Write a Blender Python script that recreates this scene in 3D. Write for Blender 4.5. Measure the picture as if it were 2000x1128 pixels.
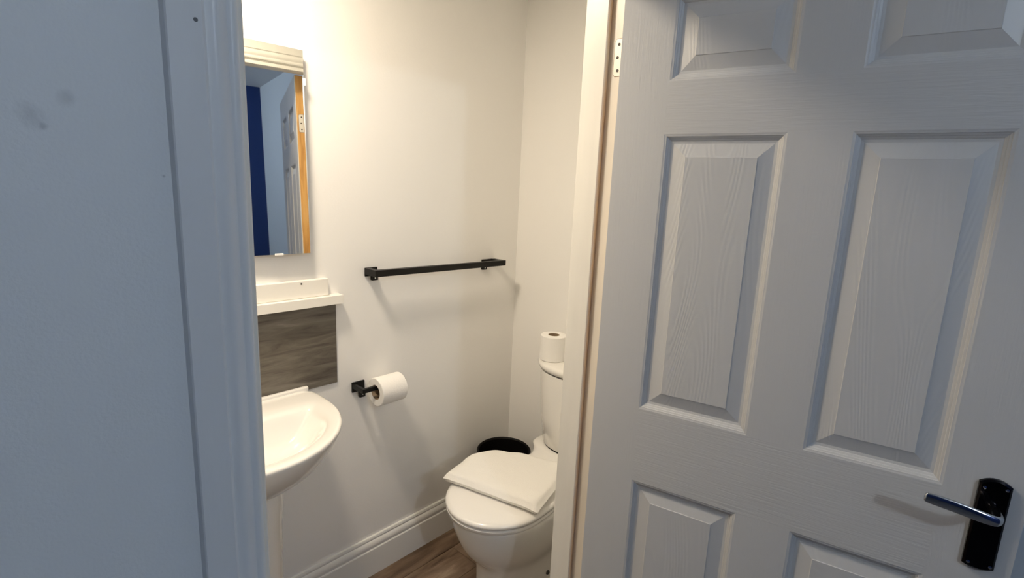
import bpy, bmesh, math, random
from mathutils import Matrix, Vector
random.seed(4)
for o in list(bpy.data.objects): bpy.data.objects.remove(o)
SC = bpy.context.scene
COL = SC.collection

# ------------------------------------------------------------------ camera
# world: x runs along the far bathroom wall to the right, y goes into the bathroom, z up
F_PX, YAW, PITCH, ROLL, H = 1010.0, math.radians(47.782), math.radians(10.774), math.radians(2.524), 1.45
fw = Vector((math.sin(YAW)*math.cos(PITCH), math.cos(YAW)*math.cos(PITCH), -math.sin(PITCH)))
rt = Vector((math.cos(YAW), -math.sin(YAW), 0)); up = rt.cross(fw)
r2 = rt*math.cos(ROLL)+up*math.sin(ROLL); u2 = up*math.cos(ROLL)-rt*math.sin(ROLL)
cd = bpy.data.cameras.new('camera'); cam = bpy.data.objects.new('camera', cd); COL.objects.link(cam)
cd.sensor_width = 36; cd.lens = 36*F_PX/2000; cd.clip_start = .01
cam.matrix_world = Matrix(((r2.x, u2.x, -fw.x, 0), (r2.y, u2.y, -fw.y, 0), (r2.z, u2.z, -fw.z, H), (0, 0, 0, 1)))
SC.camera = cam
# ------------------------------------------------------------------ world, exposure, lamps
wd = bpy.data.worlds.new('world'); SC.world = wd; wd.use_nodes = True
wd.node_tree.nodes['Background'].inputs[0].default_value = (.5, .6, .75, 1)
wd.node_tree.nodes['Background'].inputs[1].default_value = .05
SC.view_settings.view_transform = 'Standard'; SC.view_settings.look = 'None'
SC.view_settings.exposure = 0; SC.view_settings.gamma = 1; SC.view_settings.use_curve_mapping = False
BED_LAMP = (-.02, -1.50, 2.22); BED_COL = (.79, .91, 1.0); BED_STR = 320; BED_R = .05
BATH_LAMP = (.36, 1.15, 2.215); BATH_COL = (1.0, .855, .665); BATH_STR = 175; BATH_R = .10

SC.cycles.diffuse_bounces = 8; SC.cycles.max_bounces = 14
# ------------------------------------------------------------------ materials
def newmat(name):
    m = bpy.data.materials.new(name); m.use_nodes = True
    return m, m.node_tree.nodes, m.node_tree.links, m.node_tree.nodes['Principled BSDF']
def mat(name, col, rough=.5, metal=0, bump=0, bscale=100, var=0, stretch=(1, 1, 1), coat=0, spec=.5, detail=3, vscale=None):
    m, N, L, b = newmat(name)
    b.inputs['Base Color'].default_value = (*col, 1); b.inputs['Roughness'].default_value = rough
    b.inputs['Metallic'].default_value = metal; b.inputs['Coat Weight'].default_value = coat
    b.inputs['Specular IOR Level'].default_value = spec; b.inputs['Coat Roughness'].default_value = .06
    if bump or var:
        tc = N.new('ShaderNodeTexCoord'); mp = N.new('ShaderNodeMapping'); mp.inputs['Scale'].default_value = stretch
        L.new(tc.outputs['Object'], mp.inputs[0])
        nz = N.new('ShaderNodeTexNoise'); nz.inputs['Scale'].default_value = bscale; nz.inputs['Detail'].default_value = detail
        L.new(mp.outputs[0], nz.inputs['Vector'])
        if bump:
            bp = N.new('ShaderNodeBump'); bp.inputs['Strength'].default_value = bump; bp.inputs['Distance'].default_value = .002
            L.new(nz.outputs['Fac'], bp.inputs['Height']); L.new(bp.outputs[0], b.inputs['Normal'])
        if var:
            n2 = N.new('ShaderNodeTexNoise'); n2.inputs['Scale'].default_value = vscale or bscale; n2.inputs['Detail'].default_value = 4
            L.new(mp.outputs[0], n2.inputs['Vector'])
            mr = N.new('ShaderNodeMapRange'); mr.inputs[1].default_value = .3; mr.inputs[2].default_value = .7
            mr.inputs[3].default_value = 1-var; mr.inputs[4].default_value = 1+var
            L.new(n2.outputs['Fac'], mr.inputs[0])
            mx = N.new('ShaderNodeVectorMath'); mx.operation = 'SCALE'; mx.inputs[0].default_value = col
            L.new(mr.outputs[0], mx.inputs['Scale']); L.new(mx.outputs[0], b.inputs['Base Color'])
    return m
def grain(name, col, rough, stretch, scale, bump, dist=.002):
    """painted moulded skin with embossed wood grain: wavy lines stretched along the grain"""
    m, N, L, b = newmat(name)
    b.inputs['Base Color'].default_value = (*col, 1); b.inputs['Roughness'].default_value = rough
    tc = N.new('ShaderNodeTexCoord'); mp = N.new('ShaderNodeMapping'); mp.inputs['Scale'].default_value = stretch
    L.new(tc.outputs['Object'], mp.inputs[0])
    n1 = N.new('ShaderNodeTexNoise'); n1.inputs['Scale'].default_value = scale; n1.inputs['Detail'].default_value = 4; n1.inputs['Distortion'].default_value = .6
    L.new(mp.outputs[0], n1.inputs['Vector'])
    bp = N.new('ShaderNodeBump'); bp.inputs['Strength'].default_value = bump; bp.inputs['Distance'].default_value = dist
    L.new(n1.outputs['Fac'], bp.inputs['Height']); L.new(bp.outputs[0], b.inputs['Normal'])
    return m
def cathedral(name, col, rough, bump):
    m, N, L, b = newmat(name)
    b.inputs['Base Color'].default_value = (*col, 1); b.inputs['Roughness'].default_value = rough
    tc = N.new('ShaderNodeTexCoord'); mp = N.new('ShaderNodeMapping'); mp.inputs['Scale'].default_value = (1, 1, .16)
    L.new(tc.outputs['Object'], mp.inputs[0])
    wv = N.new('ShaderNodeTexNoise'); wv.inputs['Scale'].default_value = 13; wv.inputs['Detail'].default_value = 0
    L.new(mp.outputs[0], wv.inputs['Vector'])
    ml = N.new('ShaderNodeMath'); ml.operation = 'MULTIPLY'; ml.inputs[1].default_value = 150; L.new(wv.outputs['Fac'], ml.inputs[0])
    sn = N.new('ShaderNodeMath'); sn.operation = 'SINE'; L.new(ml.outputs[0], sn.inputs[0])
    n1 = N.new('ShaderNodeTexNoise'); n1.inputs['Scale'].default_value = 90; n1.inputs['Detail'].default_value = 3
    L.new(mp.outputs[0], n1.inputs['Vector'])
    mm = N.new('ShaderNodeMath'); mm.operation = 'MULTIPLY'; L.new(sn.outputs[0], mm.inputs[0]); L.new(n1.outputs['Fac'], mm.inputs[1])
    bp = N.new('ShaderNodeBump'); bp.inputs['Strength'].default_value = bump; bp.inputs['Distance'].default_value = .0012
    L.new(mm.outputs[0], bp.inputs['Height']); L.new(bp.outputs[0], b.inputs['Normal'])
    return m
def emit(name, col, s):
    m, N, L, b = newmat(name)
    b.inputs['Base Color'].default_value = (.9, .9, .9, 1); b.inputs['Emission Color'].default_value = (*col, 1)
    b.inputs['Emission Strength'].default_value = s
    return m
def smudged(name, col, spots):
    """white emulsion with orange-peel relief and a few faint grey finger marks (object space)"""
    m = mat(name, col, .55, bump=.25, bscale=260)
    N, L = m.node_tree.nodes, m.node_tree.links; b = N['Principled BSDF']
    tc = N.new('ShaderNodeTexCoord'); nz = N.new('ShaderNodeTexNoise'); nz.inputs['Scale'].default_value = 70; nz.inputs['Detail'].default_value = 3
    L.new(tc.outputs['Object'], nz.inputs['Vector'])
    last = None
    for (p, r, k) in spots:
        d = N.new('ShaderNodeVectorMath'); d.operation = 'DISTANCE'; d.inputs[1].default_value = p
        L.new(tc.outputs['Object'], d.inputs[0])
        ad = N.new('ShaderNodeMath'); ad.operation = 'MULTIPLY_ADD'; ad.inputs[1].default_value = r*1.2
        L.new(nz.outputs['Fac'], ad.inputs[0]); L.new(d.outputs['Value'], ad.inputs[2])
        mr = N.new('ShaderNodeMapRange'); mr.interpolation_type = 'SMOOTHSTEP'
        mr.inputs[1].default_value = r*.6; mr.inputs[2].default_value = r*1.8; mr.inputs[3].default_value = k; mr.inputs[4].default_value = 1
        L.new(ad.outputs[0], mr.inputs[0])
        if last is None: last = mr.outputs[0]
        else:
            mu = N.new('ShaderNodeMath'); mu.operation = 'MULTIPLY'; L.new(last, mu.inputs[0]); L.new(mr.outputs[0], mu.inputs[1]); last = mu.outputs[0]
    sc = N.new('ShaderNodeVectorMath'); sc.operation = 'SCALE'; sc.inputs[0].default_value = col
    L.new(last, sc.inputs['Scale']); L.new(sc.outputs[0], b.inputs['Base Color'])
    return m
def streaks(name, cols, stretch, scale, rough, bump=.1, spec=.5):
    m, N, L, b = newmat(name); b.inputs['Roughness'].default_value = rough; b.inputs['Specular IOR Level'].default_value = spec
    tc = N.new('ShaderNodeTexCoord'); oi = N.new('ShaderNodeObjectInfo')
    ad = N.new('ShaderNodeVectorMath'); ad.operation = 'ADD'
    mu = N.new('ShaderNodeMath'); mu.operation = 'MULTIPLY'; mu.inputs[1].default_value = 37; L.new(oi.outputs['Random'], mu.inputs[0])
    L.new(tc.outputs['Object'], ad.inputs[0]); L.new(mu.outputs[0], ad.inputs[1])
    mp = N.new('ShaderNodeMapping'); mp.inputs['Scale'].default_value = stretch; L.new(ad.outputs[0], mp.inputs[0])
    nz = N.new('ShaderNodeTexNoise'); nz.inputs['Scale'].default_value = scale; nz.inputs['Detail'].default_value = 7
    nz.inputs['Roughness'].default_value = .62; nz.inputs['Distortion'].default_value = .9
    L.new(mp.outputs[0], nz.inputs['Vector'])
    rp = N.new('ShaderNodeValToRGB'); e = rp.color_ramp.elements
    while len(e) < len(cols): e.new(.5)
    for k, (p, c) in enumerate(cols): e[k].position = p; e[k].color = (*c, 1)
    L.new(nz.outputs['Fac'], rp.inputs[0]); L.new(rp.outputs[0], b.inputs['Base Color'])
    bp = N.new('ShaderNodeBump'); bp.inputs['Strength'].default_value = bump; bp.inputs['Distance'].default_value = .001
    L.new(nz.outputs['Fac'], bp.inputs['Height']); L.new(bp.outputs[0], b.inputs['Normal'])
    return m
WHITE = (.80, .79, .76)
M = dict(
    bath_wall=mat('bath_wall', (.87, .855, .83), .5, bump=.12, bscale=180),
    bed_wall=smudged('bed_wall', (.80, .82, .82), [((0.0614, 0.635, 1.4966), .012, .80), ((0.0873, 0.635, 1.5155), .008, .84), ((0.0683, 0.635, 1.4878), .004, .72), ((0.1576, 0.635, 1.4488), .002, .6)]),
    bed_pale=mat('bed_pale', (.66, .71, .76), .6),
    blue=mat('blue', (.005, .032, .16), .55, bump=.1, bscale=200),
    ceiling=mat('ceiling', (.8, .8, .79), .7, bump=.1, bscale=150),
    trim=mat('trim', (.76, .77, .77), .38, bump=.10, bscale=120, stretch=(1, 1, .3), var=.02, vscale=18),
    lining=mat('lining', (.80, .77, .70), .35, bump=.15, bscale=60, stretch=(1, 1, .12), var=.03, vscale=30),
    skirt=mat('skirt', (.80, .79, .76), .3, bump=.06, bscale=90, stretch=(.2, 1, 1)),
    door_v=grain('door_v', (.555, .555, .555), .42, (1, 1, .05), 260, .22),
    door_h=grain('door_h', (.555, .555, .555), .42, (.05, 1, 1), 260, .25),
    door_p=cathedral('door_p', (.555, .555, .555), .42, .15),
    pine=streaks('pine', [(.3, (.42, .20, .05)), (.5, (.62, .34, .10)), (.7, (.70, .42, .15))], (1, 1, .08), 60, .6),
    ceramic=mat('ceramic', (.85, .83, .79), .12, coat=.6, spec=.5),
    plastic=mat('plastic', (.87, .85, .82), .16, coat=.4),
    paper=mat('paper', (.88, .86, .83), .85, bump=.3, bscale=220),
    card=mat('card', (.30, .22, .14), .8),
    towel=mat('towel', (.88, .86, .82), .95, bump=.7, bscale=420, spec=.1),
    black=mat('black', (.0055, .0048, .0042), .42, spec=.25),
    black_bin=mat('black_bin', (.0035, .0028, .0026), .55, spec=.15),
    board=mat('board', (.86, .83, .77), .3, bump=.05, bscale=60, stretch=(.1, 1, 1)),
    hole=mat('hole', (.05, .04, .035), .6),
    splash=streaks('splash', [(.30, (.050, .042, .034)), (.44, (.105, .090, .072)), (.58, (.150, .132, .108)), (.66, (.175, .155, .130)), (.78, (.34, .31, .27))], (.26, 1, 2.2), 16, .38),
    plank=streaks('plank', [(.32, (.070, .042, .025)), (.46, (.150, .097, .062)), (.56, (.20, .138, .094)), (.70, (.36, .275, .20))], (.20, 1, 1), 14, .42),
    gap=mat('gap', (.03, .02, .015), .8),
    carpet=mat('carpet', (.10, .10, .11), .95, bump=.6, bscale=300),
    steel=mat('steel', (.62, .62, .62), .25, metal=1),
    leaf=mat('leaf', (.74, .70, .63), .4, metal=.25, bump=.1, bscale=200),
    chrome=mat('chrome', (.60, .61, .63), .16, metal=1),
    chrome_dark_reflect=mat('chrome_dark_reflect', (.018, .017, .019), .10, metal=1),  # polished chrome with the dark room reflection put into its base colour
    fixture=mat('fixture', (.8, .8, .8), .4),
)
mm, N_, L_, b_ = newmat('mirror_silver'); M['mirror'] = mm
b_.inputs['Base Color'].default_value = (.90, .92, .91, 1); b_.inputs['Metallic'].default_value = 1; b_.inputs['Roughness'].default_value = .012
M['bath_glow'] = emit('bath_glow', BATH_COL, BATH_STR); M['bed_glow'] = emit('bed_glow', BED_COL, BED_STR)

# ------------------------------------------------------------------ mesh helpers
def obj(name, bm, m, parent=None, smooth=False, bevel=0, subsurf=0, seg=2, angle=40):
    bmesh.ops.recalc_face_normals(bm, faces=bm.faces)
    me = bpy.data.meshes.new(name); bm.to_mesh(me); bm.free()
    o = bpy.data.objects.new(name, me); COL.objects.link(o); me.materials.append(M[m] if isinstance(m, str) else m)
    if parent: o.parent = parent
    if bevel:
        md = o.modifiers.new('bevel', 'BEVEL'); md.width = bevel; md.segments = seg; md.harden_normals = True; md.limit_method = 'ANGLE'; md.angle_limit = math.radians(angle)
    if subsurf:
        md = o.modifiers.new('sub', 'SUBSURF'); md.levels = subsurf; md.render_levels = subsurf
    if smooth or bevel or subsurf:
        for p in me.polygons: p.use_smooth = True
    if smooth and not subsurf:
        try: me.set_sharp_from_angle(angle=math.radians(angle))
        except Exception: pass
    return o
def empty(name, loc, rz=0):
    o = bpy.data.objects.new(name, None); COL.objects.link(o); o.location = loc; o.rotation_euler = (0, 0, rz); o.empty_display_size = .05
    return o
def tag(o, label=None, cat=None, group=None, kind=None):
    for k, v in (('label', label), ('category', cat), ('group', group), ('kind', kind)):
        if v: o[k] = v
    return o
def B(): return bmesh.new()
def box(bm, x0, x1, y0, y1, z0, z1):
    v = [bm.verts.new(p) for p in ((x0, y0, z0), (x1, y0, z0), (x1, y1, z0), (x0, y1, z0), (x0, y0, z1), (x1, y0, z1), (x1, y1, z1), (x0, y1, z1))]
    for f in ((0, 1, 2, 3), (4, 5, 6, 7), (0, 1, 5, 4), (1, 2, 6, 5), (2, 3, 7, 6), (3, 0, 4, 7)): bm.faces.new([v[i] for i in f])
    return bm
def bx(*a): return box(B(), *a)
def loft(bm, rings, cap0=True, cap1=True):
    vs = [[bm.verts.new(p) for p in r] for r in rings]; n = len(vs[0])
    for a, b in zip(vs, vs[1:]):
        for i in range(n): bm.faces.new((a[i], a[(i+1) % n], b[(i+1) % n], b[i]))
    if cap0: bm.faces.new(vs[0])
    if cap1: bm.faces.new(vs[-1])
    return bm
def prism(bm, prof, fn0, fn1):
    """prof: closed list of 2D points; fn0/fn1 map a 2D point to the two 3D ends"""
    return loft(bm, [[fn0(p) for p in prof], [fn1(p) for p in prof]])
def cyl(bm, p0, p1, r0, r1=None, n=24):
    p0, p1 = Vector(p0), Vector(p1); r1 = r0 if r1 is None else r1
    a = (p1-p0).normalized(); s = a.orthogonal().normalized(); t = a.cross(s)
    ring = lambda p, r: [p+s*(r*math.cos(2*math.pi*i/n))+t*(r*math.sin(2*math.pi*i/n)) for i in range(n)]
    return loft(bm, [ring(p0, r0), ring(p1, r1)])
def lathe(bm, prof, c, n=48, axis='z', closed=False):
    rings = []
    for r, h in prof:
        R = []
        for i in range(n):
            t = 2*math.pi*i/n; a, b = r*math.cos(t), r*math.sin(t)
            R.append((c[0]+a, c[1]+b, c[2]+h) if axis == 'z' else (c[0]+h, c[1]+a, c[2]+b))
        rings.append(R)
    if closed: return loft(bm, rings+[rings[0]], False, False) if False else _lathe_closed(bm, rings)
    return loft(bm, rings)
def _lathe_closed(bm, rings):
    vs = [[bm.verts.new(p) for p in r] for r in rings]; n = len(vs[0]); k = len(vs)
    for j in range(k):
        a, b = vs[j], vs[(j+1) % k]
        for i in range(n): bm.faces.new((a[i], a[(i+1) % n], b[(i+1) % n], b[i]))
    return bm
def sphere(bm, c, r, n=24):
    bmesh.ops.create_uvsphere(bm, u_segments=n, v_segments=n//2, radius=r, matrix=Matrix.Translation(c)); return bm

# ------------------------------------------------------------------ the setting
Y_D, Y_D2 = .635, .730        # doorway wall, bedroom face and bathroom face
Y_W, X_B, X_L = 1.525, 1.70, -1.05
X_OL, X_OR = .243, 1.023      # rebate faces of the door lining
Z_HEAD, CEIL, CEIL_B = 1.952, 2.40, 2.23
BX0, BX1, BY0 = -2.4, 1.545, -2.02   # bedroom
def struct(name, bm, m, label, **k):
    o = obj(name, bm, m, **k); return tag(o, label, None, None, 'structure')
bm = B(); box(bm, BX0-.1, X_OL-.025, Y_D, Y_D2, 0, CEIL); box(bm, X_OR+.025, X_B+.1, Y_D, Y_D2, 0, CEIL); box(bm, X_OL-.025, X_OR+.025, Y_D, Y_D2, Z_HEAD+.025, CEIL)
struct('wall_front', bm, 'bed_wall', 'pale painted wall left of the doorway, faintly smudged')
struct('wall_back', bx(X_L-.1, X_B+.1, Y_W, Y_W+.1, 0, CEIL), 'bath_wall', 'cream white bathroom wall carrying the mirror and towel rail')
struct('wall_right', bx(X_B, X_B+.1, Y_D2, Y_W, 0, CEIL), 'bath_wall', 'cream white bathroom wall behind the toilet cistern')
struct('wall_left', bx(X_L-.1, X_L, Y_D2, Y_W, 0, CEIL), 'bath_wall', 'cream white end wall of the bathroom, out of view')
struct('wall_bedroom_back', bx(BX0-.1, BX1+.1, BY0-.1, BY0, 0, CEIL), 'blue', 'deep blue bedroom wall seen in the mirror')
struct('wall_bedroom_right', bx(BX1, BX1+.1, BY0, Y_D, 0, CEIL), 'bed_pale', 'pale bedroom side wall seen in the mirror beside the blue wall')
struct('wall_bedroom_left', bx(BX0-.1, BX0, BY0, Y_D, 0, CEIL), 'blue', 'deep blue bedroom wall on the camera side, out of view, made blue to dim bounce on the door')  # unseen wall; its blue is made up to cut bounce onto the door
struct('ceiling', bx(BX0-.1, X_B+.1, BY0-.1, Y_W+.1, CEIL, CEIL+.1), 'ceiling', 'white ceiling over bedroom and bathroom')
struct('ceiling_bathroom', bx(X_L, X_B, Y_D2, Y_W, CEIL_B, CEIL), 'ceiling', 'lower white ceiling of the bathroom, out of view')
struct('floor_bedroom', bx(BX0-.1, X_B+.1, BY0-.1, Y_D+.04, -.1, 0), 'carpet', 'dark grey carpet of the bedroom')
fl = struct('floor', bx(X_L-.1, X_B+.1, Y_D+.04, Y_W+.1, -.1, -.003), 'gap', 'brown wood effect plank floor of the bathroom')
PW, PL = .148, .92; row = 0; y = Y_D+.042
while y < Y_W:
    x = X_L-((row*.37) % 1)*PL
    while x < X_B:
        x0, x1 = max(x, X_L), min(x+PL, X_B); y1 = min(y+PW, Y_W)
        if y < Y_D2 and (x1 < X_OL or x0 > X_OR): x += PL; continue
        if y < Y_D2: x0, x1 = max(x0, X_OL), min(x1, X_OR)
        if x1-x0 > .02:
            bm = B(); e = .0009; loft(bm, [[(x0+a, y+b, -.003) for a, b in ((e, e), (x1-x0-e, e), (x1-x0-e, y1-y-e), (e, y1-y-e))], [(x0+a, y+b, -.001) for a, b in ((e, e), (x1-x0-e, e), (x1-x0-e, y1-y-e), (e, y1-y-e))],
                          [(x0+a, y+b, 0) for a, b in ((2*e, 2*e), (x1-x0-2*e, 2*e), (x1-x0-2*e, y1-y-2*e), (2*e, y1-y-2*e))]])
            obj('plank', bm, 'plank', fl)
        x += PL
    y += PW; row += 1
# skirting along the two visible bathroom walls
SK = [(0, 0), (.018, 0), (.018, .106), (.0165, .1085), (.0140, .1095), (.0140, .1135), (.0158, .1175), (.0162, .124), (.0145, .132), (.0112, .1385), (.0085, .1405), (.0085, .1435), (.0100, .1455), (.0098, .151), (.0075, .155), (0, .155)]
sk = obj('baseboard_back', prism(B(), SK, lambda p: (X_L, Y_W-p[0], p[1]), lambda p: (X_B, Y_W-p[0], p[1])), 'skirt', smooth=True, angle=30)
tag(sk, 'white moulded skirting board under the towel rail wall', kind='structure')
sk = obj('baseboard_right', prism(B(), SK, lambda p: (X_B-p[0], Y_D2, p[1]), lambda p: (X_B-p[0], Y_W-p[0], p[1])), 'skirt', smooth=True, angle=30)
tag(sk, 'white moulded skirting board behind the toilet', kind='structure')

# door casing: lining, stops, architraves, jamb hinge
case = tag(empty('trim_1', ((X_OL+X_OR)/2, Y_D, 0)), 'white door frame with moulded architrave and a cream painted hinge leaf', kind='structure')
cx, cy = case.location.x, case.location.y
def cpart(name, bm, m, **k):
    bmesh.ops.translate(bm, verts=bm.verts, vec=(-cx, -cy, 0)); return obj(name, bm, m, case, **k)
LT = .025; ST_Y0 = Y_D+.036
cpart('jamb', bx(X_OL-LT, X_OL, Y_D, Y_D2, 0, Z_HEAD), 'lining', bevel=.0012)
cpart('jamb', bx(X_OR, X_OR+LT, Y_D, Y_D2, 0, Z_HEAD), 'lining', bevel=.0012)
cpart('head_jamb', bx(X_OL-LT, X_OR+LT, Y_D, Y_D2, Z_HEAD, Z_HEAD+LT), 'lining', bevel=.0012)
cpart('stop_strip', bx(X_OR-.015, X_OR, ST_Y0, Y_D2, 0, Z_HEAD), 'lining', bevel=.002)
cpart('stop_strip', bx(X_OL, X_OL+.015, ST_Y0, Y_D2, 0, Z_HEAD), 'lining', bevel=.002)
cpart('stop_strip', bx(X_OL+.015, X_OR-.015, ST_Y0, Y_D2, Z_HEAD-.015, Z_HEAD), 'lining', bevel=.002)
# architrave profile: (distance from outer edge, thickness)
AR = [(0, 0), (0, .0165), (.0015, .018), (.0330, .018), (.0345, .0168), (.0352, .0148), (.0370, .0136), (.0395, .0144), (.0430, .0160), (.0470, .0163), (.0510, .0152), (.0545, .0130), (.0575, .0110), (.0592, .0102), (.0604, .0108), (.0625, .0118), (.0660, .0116), (.0690, .0102), (.0705, .0085), (.0705, 0)]
AW = .0705
def architrave(side, ysurf, sgn):
    zt = Z_HEAD+.004
    if side == 'l': xe = X_OL-.008; f0 = lambda p: (xe-AW+p[0], ysurf+sgn*p[1], 0); f1 = lambda p: (xe-AW+p[0], ysurf+sgn*p[1], zt+AW-p[0])
    elif side == 'r': xe = X_OR+.008; f0 = lambda p: (xe+AW-p[0], ysurf+sgn*p[1], 0); f1 = lambda p: (xe+AW-p[0], ysurf+sgn*p[1], zt+AW-p[0])
    else: f0 = lambda p: (X_OL-.008-AW+p[0], ysurf+sgn*p[1], zt+AW-p[0]); f1 = lambda p: (X_OR+.008+AW-p[0], ysurf+sgn*p[1], zt+AW-p[0])
    cpart('architrave', prism(B(), AR, f0, f1), 'trim' if sgn < 0 else 'lining', smooth=True, angle=32)
for s in 'lrh':
    architrave(s, Y_D, -1); architrave(s, Y_D2, 1)
# small dent in the paint of the left architrave
bm = B(); lathe(bm, [(.0022, 0), (.0016, .0003), (.0004, .0002)], (0, 0, 0), 10)
bmesh.ops.rotate(bm, verts=bm.verts, matrix=Matrix.Rotation(math.pi/2, 3, 'X')); bmesh.ops.translate(bm, verts=bm.verts, vec=(0.1914, Y_D-.018, 1.6041)); cpart('paint_chip', bm, mat('chip', (.16, .17, .18), .7))
def hinge_leaf(name, parent, place):
    """place maps (across, along z, proud) to parent space"""
    w, h = .019, .0755
    out = [(0, -h/2), (w-.004, -h/2), (w, -h/2+.004), (w, h/2-.004), (w-.004, h/2), (0, h/2)]
    pl = obj(name, loft(B(), [[place(a, b, 0) for a, b in out], [place(a, b, .0012) for a, b in out]]), 'leaf', parent)
    gap_out = [(-.001, -h/2-.0013), (w-.0035, -h/2-.0013), (w+.0013, -h/2+.0035), (w+.0013, h/2-.0035), (w-.0035, h/2+.0013), (-.001, h/2+.0013)]
    obj('recess', loft(B(), [[place(a, b, 0) for a, b in gap_out], [place(a, b, .0004) for a, b in gap_out]]), 'card', parent)
    for k, dz in enumerate((-.0265, 0, .0265)):
        c = place(.0085 if k != 1 else .0105, dz, .0010); d = Vector(place(0, 0, 1))-Vector(place(0, 0, 0))
        bm = B(); cyl(bm, c, Vector(c)+d*.0009, .0031, n=14); obj('screw', bm, 'hole', pl)
hinge_leaf('hinge_leaf', case, lambda a, b, p: (X_OR-cx-p, Y_D-cy+.0035+a, 1.741+b))
hinge_leaf('hinge_leaf', case, lambda a, b, p: (X_OR-cx-p, Y_D-cy+.0035+a, .22+b))

# ------------------------------------------------------------------ the open six panel door
HG = (.98862, .62851); DDA = math.atan2(-.97909, .20343)
door = tag(empty('door_1', (HG[0], HG[1], 0), DDA), 'white six panel moulded door standing open towards the bedroom', kind='structure')
DT = .035; U0, U1, ZB, ZT = .0075, .762, .008, 1.944
PU = [(.1135, .3375), (.4385, .6520)]; PZ = [(.215, .805), (.981, 1.576), (1.678, 1.836)]
def dpart(name, m, u0, u1, z0, z1):
    return obj(name, bx(u0, u1, 0, DT, z0, z1), m, door)
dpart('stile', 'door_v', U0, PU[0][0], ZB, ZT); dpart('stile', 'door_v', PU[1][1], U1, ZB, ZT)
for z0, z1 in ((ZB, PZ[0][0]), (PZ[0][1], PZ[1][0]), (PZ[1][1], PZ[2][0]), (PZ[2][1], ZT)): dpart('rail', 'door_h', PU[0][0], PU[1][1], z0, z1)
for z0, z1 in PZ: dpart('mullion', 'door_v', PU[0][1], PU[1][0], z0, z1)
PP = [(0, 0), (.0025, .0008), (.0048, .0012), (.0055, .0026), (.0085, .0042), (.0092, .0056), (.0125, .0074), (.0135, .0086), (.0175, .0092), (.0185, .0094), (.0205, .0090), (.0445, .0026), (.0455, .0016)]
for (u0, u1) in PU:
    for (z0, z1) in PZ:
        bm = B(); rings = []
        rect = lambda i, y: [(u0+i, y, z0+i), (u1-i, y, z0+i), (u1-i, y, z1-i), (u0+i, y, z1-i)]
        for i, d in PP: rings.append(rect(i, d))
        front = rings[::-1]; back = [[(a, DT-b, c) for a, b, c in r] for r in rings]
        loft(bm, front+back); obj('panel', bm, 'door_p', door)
# bare timber lipping on the hinge edge, with the door half of the hinge
obj('timber_edge', bx(U0-.0010, U0, .0040, DT-.0005, ZB, ZT), 'pine', door)
hinge_leaf('hinge_leaf', door, lambda a, b, p: (U0-.0010-p, DT-.004-a, 1.741+b))
hinge_leaf('hinge_leaf', door, lambda a, b, p: (U0-.0010-p, DT-.004-a, .22+b))
for z in (1.741, .22):
    bm = B(); cyl(bm, (U0-.008, DT+.004, z-.0377), (U0-.008, DT+.004, z+.0377), .0045, n=14); obj('hinge_knuckle', bm, 'steel', door)
# lever handle on a long metal plate, dark reflection painted into its colour
u0, u1, zc0, zc1 = .6965, .7385, .8555, 1.0075
def plate_out(i):
    pts = []; n = 10; um = (u0+u1)/2; hw = (u1-u0)/2-i
    for k in range(n+1): s = -1+2*k/n; pts.append((um+s*hw, zc1-i+.0085*(1-s*s)))
    for k in range(n+1): s = 1-2*k/n; pts.append((um+s*hw, zc0+i-.0060*(1-s*s)))
    return pts
pl = obj('handle_plate', loft(B(), [[(a, 0, b) for a, b in plate_out(0)], [(a, -.0055, b) for a, b in plate_out(0)], [(a, -.0080, b) for a, b in plate_out(.003)]]), 'chrome_dark_reflect', door, smooth=True, angle=25)
tag(pl, 'polished metal handle plate, dark room reflection put into its colour')
for a, b in ((.7035, .9995), (.7315, 1.0030), (.7040, .8605), (.7325, .8610)):
    bm = B(); lathe(bm, [(.0028, 0), (.0026, .0012), (.0012, .0018)], (0, 0, 0), 14); bmesh.ops.rotate(bm, verts=bm.verts, matrix=Matrix.Rotation(math.pi/2, 3, 'X'))
    bmesh.ops.translate(bm, verts=bm.verts, vec=(a, -.0079, b)); obj('screw', bm, 'chrome', pl, smooth=True)
# lever: boss out of the plate, then a flat tapering bar back towards the hinge
path = [(.7190, -.004, .9660, .0085, .0085), (.7190, -.028, .9660, .0075, .0075), (.7185, -.045, .9662, .0075, .0075), (.7150, -.0545, .9670, .0068, .0085), (.7060, -.0590, .9685, .0055, .0092), (.6900, -.0610, .9715, .0045, .0098), (.6700, -.0620, .9750, .0040, .0100), (.6450, -.0625, .9785, .0036, .0100), (.6250, -.0620, .9800, .0032, .0096), (.6185, -.0618, .9803, .0028, .0080)]
P3 = [Vector(p[:3]) for p in path]; rings = []
for k, p in enumerate(path):
    t = (P3[min(k+1, len(P3)-1)]-P3[max(k-1, 0)]).normalized(); zz = Vector((0, 0, 1)); s = t.cross(zz).normalized(); w = s.cross(t)
    rings.append([P3[k]+s*(p[3]*math.copysign(abs(math.cos(a))**.8, math.cos(a)))+w*(p[4]*math.copysign(abs(math.sin(a))**.8, math.sin(a))) for a in [2*math.pi*i/16 for i in range(16)]])
lv = obj('lever', loft(B(), rings), 'chrome', door, smooth=True, angle=70, subsurf=1); tag(lv, 'polished chrome lever')

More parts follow.
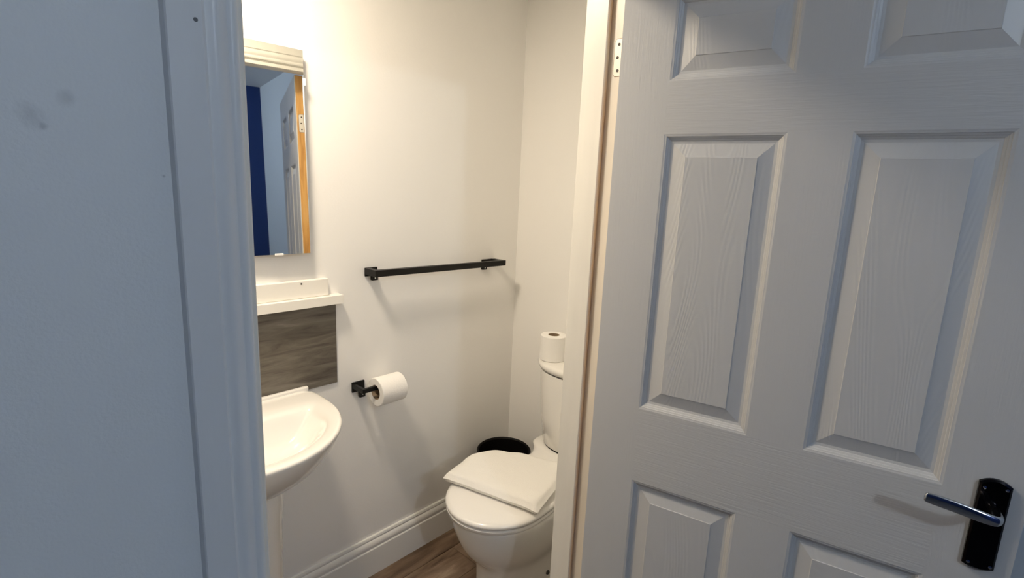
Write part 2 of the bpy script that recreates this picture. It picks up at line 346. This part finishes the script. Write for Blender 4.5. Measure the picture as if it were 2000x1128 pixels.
# ------------------------------------------------------------------ mirror, leaning out a little on its right side
MY, MT = math.radians(3.75), math.radians(1.3)
MX1, MZ0, MZ1, MW = .7335, 1.2385, 1.812, .42
mir = tag(empty('mirror', (MX1, 1.489, MZ0)), 'frameless rectangular wall mirror above the white shelf', 'mirror')
mir.rotation_euler = (-MT, 0, -MY)
hgt = MZ1-MZ0
obj('glass', bx(-MW, 0, .0004, .0045, 0, hgt), 'mirror', mir, bevel=.0008)
obj('backing', bx(-MW+.004, -.004, .0046, .022, .004, hgt-.004), 'card', mir)
def clip(x, z, sx, sz):
    c = obj('clip', bx(x-sx, x+sx, -.0025, .0005, z-sz, z+sz), 'plastic', mir, bevel=.0008)
clip(-.092, .001, .012, .0030); clip(.0005, hgt-.085, .0035, .010)

# ------------------------------------------------------------------ shelf and splashback
sh = tag(empty('shelf', (.46, Y_W, 1.070)), 'white narrow wall shelf with low upstand above the grey splashback', 'shelf')
obj('shelf_board', bx(-.37, .380, -.036, 0, 0, .0285), 'board', sh, bevel=.0012)
us = obj('upstand', bx(-.34, .338, -.018, 0, .0288, .0840), 'board', sh, bevel=.003, seg=3)
bm = B(); cyl(bm, (.250, -.0186, .074), (.250, -.0179, .074), .0028, n=14); obj('screw_hole', bm, 'hole', us)
tag(obj('splashback', bx(.092, .828, Y_W-.006, Y_W, .797, 1.0705), 'splash', bevel=.0008), 'dark grey stone effect splashback panel between shelf and basin', 'splashback')

# ------------------------------------------------------------------ pedestal basin
BCX = .462
ba = tag(empty('wash_basin', (BCX, 1.36, 0)), 'white ceramic pedestal wash basin under the grey splashback', 'basin')
def dring(hw, yb, yc, yf, z, n=20, p=2.0):
    """plan outline: straight sides from yb to yc, then a half ellipse to yf"""
    pts = [(-hw, yb), (-hw, (yb+yc)/2)]
    for k in range(n+1):
        t = math.pi*k/n; pts.append((-hw*math.copysign(abs(math.cos(t))**(2/p), math.cos(t)), yc-(yc-yf)*math.sin(t)**(2/p)))
    pts += [(hw, (yb+yc)/2), (hw, yb), (hw*.5, yb), (0, yb), (-hw*.5, yb)]
    return [(x, y-1.36, z) for x, y in pts]
rings = [dring(.060, 1.523, 1.34, 1.275, .655), dring(.115, 1.523, 1.345, 1.232, .659), dring(.166, 1.523, 1.36, 1.198, .674), dring(.211, 1.523, 1.38, 1.165, .701), dring(.245, 1.523, 1.395, 1.134, .738), dring(.262, 1.523, 1.40, 1.114, .772),
         dring(.269, 1.523, 1.40, 1.106, .790), dring(.270, 1.523, 1.40, 1.105, .797), dring(.266, 1.522, 1.40, 1.109, .8015), dring(.258, 1.519, 1.398, 1.117, .8025), dring(.240, 1.470, 1.390, 1.135, .8015),
         dring(.226, 1.409, 1.372, 1.149, .7985), dring(.213, 1.400, 1.367, 1.163, .789), dring(.196, 1.392, 1.362, 1.182, .768), dring(.172, 1.382, 1.355, 1.207, .740), dring(.135, 1.368, 1.345, 1.242, .714), dring(.080, 1.345, 1.330, 1.288, .700), dring(.03, 1.325, 1.32, 1.305, .696)]
obj('bowl', loft(B(), rings), 'ceramic', ba, subsurf=1)
obj('rear_ledge', bx(-.268, .262, 1.5085-1.36, 1.5235-1.36, .795, .812), 'ceramic', ba, bevel=.004, seg=3)
rings = [dring(a, 1.515, c, f_, z, p=2.6) for a, c, f_, z in ((.105, 1.40, 1.270, 0), (.104, 1.40, 1.272, .02), (.096, 1.40, 1.285, .05), (.094, 1.40, 1.288, .30), (.098, 1.40, 1.280, .52), (.104, 1.39, 1.272, .62), (.106, 1.39, 1.268, .672))]
obj('pedestal', loft(B(), rings), 'ceramic', ba, smooth=True, angle=50)
bm = B(); lathe(bm, [(.020, .696), (.022, .699), (.019, .7015), (.006, .702)], (0, -.045, 0), 24); obj('waste', bm, 'steel', ba, smooth=True)

# ------------------------------------------------------------------ black towel rail and toilet roll holder
def wall_mount(parent, xa, xb, ztop, zbot, lug_x0, lug_x1, lug_z):
    p = obj('wall_plate', bx(xa, xb, -.007, 0, zbot, ztop), 'black', parent, bevel=.0015)
    obj('lug', bx(lug_x0, lug_x1, -.012, 0, lug_z, zbot+.004), 'black', p, bevel=.001)
    bm = B(); cyl(bm, ((lug_x0+lug_x1)/2, -.0118, (lug_z+zbot)/2), ((lug_x0+lug_x1)/2, -.0128, (lug_z+zbot)/2), .0028, n=12); obj('screw', bm, 'steel', p)
tr = tag(empty('towel_rail', (1.245, Y_W, 1.150)), 'flat black metal towel rail on the cream wall', 'towel rail')
wall_mount(tr, -.308, -.261, .0235, -.006, -.285, -.262, -.021); wall_mount(tr, .239, .302, .0145, -.012, .239, .262, -.028)
def bar(parent, name, pts, hz, t):
    """flat bar with square corners along a plan path, height hz, thickness t"""
    bm = B(); 
    L, R = [], []
    n = len(pts)
    for i in range(n):
        d0 = (Vector(pts[i])-Vector(pts[i-1])).normalized() if i else None; d1 = (Vector(pts[i+1])-Vector(pts[i])).normalized() if i < n-1 else None
        d = (d0 or d1) if not (d0 and d1) else (d0+d1).normalized(); nrm = Vector((-d.y, d.x, 0)); k = 1 if not (d0 and d1) else 1/max(.3, nrm.dot(Vector((-d1.y, d1.x, 0))))
        L.append(Vector(pts[i])+nrm*(t/2*k)); R.append(Vector(pts[i])-nrm*(t/2*k))
    rings = [[(l.x, l.y, l.z-hz/2), (r_.x, r_.y, r_.z-hz/2), (r_.x, r_.y, r_.z+hz/2), (l.x, l.y, l.z+hz/2)] for l, r_ in zip(L, R)]
    return obj(name, loft(bm, rings), 'black', parent, bevel=.0015)
bar(tr, 'bar', [(-.298, -.002, .012), (-.298, -.058, .011), (.306, -.058, .003), (.306, -.002, .003)], .022, .020)
th = tag(empty('toilet_roll_holder', (.906, Y_W, .762)), 'black metal toilet roll holder beside the splashback', 'roll holder')
wall_mount(th, -.024, .024, .018, -.018, .002, .024, -.041)
bar(th, 'bar', [(-.017, -.002, .005), (-.017, -.066, .005), (.150, -.066, .005)], .015, .012)
def toilet_roll(name, loc, label, r=.0515, h=.1, core=.0225):
    o = tag(empty(name, loc), label, 'toilet roll', 'white toilet rolls')
    bm = B(); _ = lathe(bm, [(core, 0), (r-.002, 0), (r, .002), (r, h-.002), (r-.002, h), (core, h)], (0, 0, 0), 40, closed=True); obj('paper', bm, 'paper', o, smooth=True)
    bm = B(); lathe(bm, [(core-.0012, .0002), (core, .0002), (core, h-.0002), (core-.0012, h-.0002)], (0, 0, 0), 32, closed=True); obj('core', bm, 'card', o, smooth=True)
    return o
tro = toilet_roll('toilet_roll', (.935, 1.459, .7504), 'white toilet roll hanging on the black holder', r=.0495, core=.0260); tro.rotation_euler = (0, math.pi/2, 0)
# ------------------------------------------------------------------ toilet
TY = 1.087
to = tag(empty('toilet', (1.34, TY, 0)), 'white close coupled toilet with its lid closed under a folded towel', 'toilet')
def egg(xf, xb, hw, z, n=36, cxr=.42, pb=2.6, pf=2.0):
    c = xf+(xb-xf)*cxr; pts = []
    for k in range(n):
        t = 2*math.pi*k/n; ct, st = math.cos(t), math.sin(t); pw = pf if ct < 0 else pb
        ax = (c-xf) if ct < 0 else (xb-c)
        pts.append((c+ax*math.copysign(abs(ct)**(2/pw), ct)-1.34, hw*math.copysign(abs(st)**(2/pw), st), z))
    return pts
rings = [egg(1.122, 1.640, .124, 0, pf=2.6), egg(1.122, 1.640, .124, .02, pf=2.6), egg(1.128, 1.632, .119, .06, pf=2.6), egg(1.126, 1.62, .117, .14, pf=2.6), egg(1.118, 1.61, .118, .185, pf=2.5), egg(1.096, 1.60, .126, .208, pf=2.3), egg(1.062, 1.59, .140, .238), egg(1.034, 1.57, .153, .285),
         egg(1.014, 1.56, .163, .340, cxr=.38), egg(1.008, 1.56, .167, .380, cxr=.36), egg(1.007, 1.56, .168, .392, cxr=.36), egg(1.020, 1.55, .158, .398, cxr=.36), egg(1.10, 1.50, .08, .398, cxr=.4)]
obj('pan', loft(B(), rings), 'ceramic', to, subsurf=1)
# raised rear shelf that carries the cistern
rings = [egg(1.38, 1.655, .130, .300, pf=3, cxr=.5, pb=4), egg(1.365, 1.655, .146, .385, pf=3, cxr=.5, pb=4), egg(1.368, 1.655, .146, .402, pf=3, cxr=.5, pb=4), egg(1.39, 1.655, .136, .410, pf=3, cxr=.5, pb=4), egg(1.47, 1.655, .128, .418, pf=3, cxr=.5, pb=4), egg(1.496, 1.660, .160, .444, pf=3, cxr=.5, pb=4), egg(1.496, 1.662, .166, .453, pf=3, cxr=.5, pb=4), egg(1.53, 1.62, .1, .456, pf=3, cxr=.5, pb=4)]
obj('rear_shelf', loft(B(), rings), 'ceramic', to, subsurf=1)
rings = [egg(1.000, 1.435, .168, .399), egg(.994, 1.440, .171, .402), egg(.993, 1.440, .172, .412), egg(1.000, 1.435, .168, .4155)]
obj('seat', loft(B(), rings), 'plastic', to, smooth=True, angle=60)
rings = [egg(1.000, 1.440, .168, .4185), egg(.992, 1.445, .174, .4205), egg(.990, 1.445, .175, .428), egg(.994, 1.443, .173, .434), egg(1.006, 1.435, .163, .4385), egg(1.04, 1.41, .14, .4410), egg(1.12, 1.35, .08, .4425), egg(1.19, 1.28, .02, .443)]
obj('lid', loft(B(), rings), 'plastic', to, smooth=True, angle=70)
def cis(xf, hw, z, i=0, n=28, p=2.3, xb=1.692):
    pts = []
    for k in range(n+1):
        s = math.pi*k/n; c_, s_ = math.cos(s), math.sin(s)
        pts.append((xb-(xb-xf-i)*abs(s_)**(2/p)-1.34, (hw-i)*math.copysign(abs(c_)**(2/p), c_), z))
    pts += [(xb-1.34, -(hw-i)*.4, z), (xb-1.34, (hw-i)*.4, z)]
    return pts
obj('cistern', loft(B(), [cis(1.512, .160, .4600), cis(1.509, .163, .4625), cis(1.494, .177, .58), cis(1.487, .183, .70), cis(1.486, .185, .7675), cis(1.486, .185, .768, i=.005), cis(1.486, .185, .60, i=.010)]), 'ceramic', to, smooth=True, angle=50)
obj('gap_shade', loft(B(), [cis(1.5125, .1595, .4540), cis(1.5125, .1595, .4610)]), 'black_bin', to, smooth=True, angle=50)  # black ring added to paint the shaded gap line under the cistern
obj('cistern_lid', loft(B(), [cis(1.489, .182, .7730), cis(1.484, .187, .7742), cis(1.477, .194, .782), cis(1.474, .197, .792), cis(1.478, .193, .800), cis(1.490, .182, .8035), cis(1.56, .1, .805)]), 'ceramic', to, smooth=True, angle=50)
bm = B(); lathe(bm, [(.008, 0), (.008, .004), (.005, .007), (.001, .008)], (0, 0, 0), 16); bmesh.ops.rotate(bm, verts=bm.verts, matrix=Matrix.Rotation(math.pi/2, 3, 'X')); bmesh.ops.translate(bm, verts=bm.verts, vec=(1.324-1.34, -.1165, .114)); obj('bolt_cap', bm, 'hole', to, smooth=True)
toilet_roll('toilet_roll', (1.566, 1.188, .805), 'white spare toilet roll standing on the cistern lid', r=.0515, h=.098)

# folded towel lying across the lid
bm = B()
A = Vector((1.078, 1.258)); Bq = Vector((1.163, .905)); ex = (Bq-A); W_ = ex.length; ex.normalize(); ey = Vector((-ex.y, ex.x)); 
if ey.x < 0: ey = -ey
QA, QB, QC, QD = Vector((1.073, 1.258)), Vector((1.160, .902)), Vector((1.455, .985)), Vector((1.330, 1.325)); NU, NV = 44, 40
from mathutils import noise
def tw(u, v, top):
    a, b = u*W_, v*.30
    e = min(a, W_-a, b, .30-b); rnd = min(1, max(0, e/.030)); 
    p = (QA*(1-u)+QB*u)*(1-v)+(QD*(1-u)+QC*u)*v
    cut = max(0, (.35-u)/.35)*max(0, (v-.6)/.4); p = p+Vector((-.035, -.055))*cut
    wob = noise.noise(Vector((p.x*7, p.y*7, 3)))*.006; p = p+Vector((noise.noise(Vector((u*4, v*4, 1))), noise.noise(Vector((u*4, v*4, 7)))))*.006
    base = .4435
    th_ = .037+.004*math.exp(-((b-.02)/.10)**2)+.012*math.exp(-(((u-.12)/.22)**2+((v-.60)/.36)**2))-.008*math.exp(-(((u-.34)/.09)**2+((v-.95)/.25)**2))+wob*.7+.005*math.exp(-(((u-.55)/.2)**2+((v-.85)/.2)**2))
    fine = noise.noise(Vector((p.x*28, p.y*28, 0)))*.0012
    prof = math.sqrt(max(0, 1-(1-rnd)**2))
    dy = abs(p.y-TY)-.150; droop = -max(0, dy)*.30
    mid = base+th_*.5+droop*.6
    return (p.x, p.y, mid+(th_*.5+fine)*prof if top else max(mid-th_*.5*prof, .4436+droop*.6))
gt = [[bm.verts.new(tw(i/NU, j/NV, True)) for j in range(NV+1)] for i in range(NU+1)]
gb = [[bm.verts.new(tw(i/NU, j/NV, False)) for j in range(NV+1)] for i in range(NU+1)]
for i in range(NU):
    for j in range(NV):
        bm.faces.new((gt[i][j], gt[i+1][j], gt[i+1][j+1], gt[i][j+1])); bm.faces.new((gb[i][j], gb[i][j+1], gb[i+1][j+1], gb[i+1][j]))
for i in range(NU):
    bm.faces.new((gt[i][0], gt[i+1][0], gb[i+1][0], gb[i][0])); bm.faces.new((gt[i][NV], gt[i+1][NV], gb[i+1][NV], gb[i][NV]))
for j in range(NV):
    bm.faces.new((gt[0][j], gt[0][j+1], gb[0][j+1], gb[0][j])); bm.faces.new((gt[NU][j], gt[NU][j+1], gb[NU][j+1], gb[NU][j]))
tag(obj('towel', bm, 'towel', smooth=True, angle=80), 'white folded towel lying on the closed toilet lid', 'towel')

# ------------------------------------------------------------------ black bin in the corner
bn = tag(empty('waste_bin', (1.514, 1.380, 0)), 'black open waste bin in the corner behind the toilet', 'bin')
bm = B(); lathe(bm, [(.078, .001), (.086, .004), (.108, .345), (.114, .350), (.1155, .358), (.112, .362), (.106, .356), (.083, .010), (.072, .008)], (0, 0, 0), 40); obj('bin_body', bm, 'black_bin', bn, smooth=True)

# ------------------------------------------------------------------ ceiling lamps (out of frame)
def lamp(name, loc, r, m, label):
    o = tag(empty(name, (loc[0], loc[1], CEIL)), label, 'lamp'); d = loc[2]-CEIL
    bm = B(); lathe(bm, [(.05, 0), (.05, -.02), (.03, -.03), (.012, -.034)], (0, 0, 0), 24); obj('ceiling_rose', bm, 'fixture', o, smooth=True)
    bm = B(); cyl(bm, (0, 0, -.03), (0, 0, d+r*.9), .010, n=12); obj('stem', bm, 'fixture', o)
    obj('bulb', sphere(B(), (0, 0, d), r), m, o, smooth=True, angle=180)
o = tag(empty('ceiling_light', (BATH_LAMP[0], BATH_LAMP[1], CEIL_B)), 'round flush ceiling light in the bathroom, out of view', 'lamp'); d = BATH_LAMP[2]-CEIL_B
bm = B(); _lathe_closed(bm, [[((r_)*math.cos(t), (r_)*math.sin(t), h_) for t in [2*math.pi*i/40 for i in range(40)]] for r_, h_ in ((BATH_R, 0), (BATH_R+.016, 0), (BATH_R+.014, d), (BATH_R, d-.002))]); obj('rim', bm, 'fixture', o, smooth=True)
bm = B(); loft(bm, [[(BATH_R*math.cos(t), BATH_R*math.sin(t), h_) for t in [2*math.pi*i/40 for i in range(40)]] for h_ in (d+.006, d)]); obj('diffuser', bm, 'bath_glow', o)
lamp('ceiling_lamp', BED_LAMP, BED_R, 'bed_glow', 'cool white globe lamp on the bedroom ceiling, out of view')
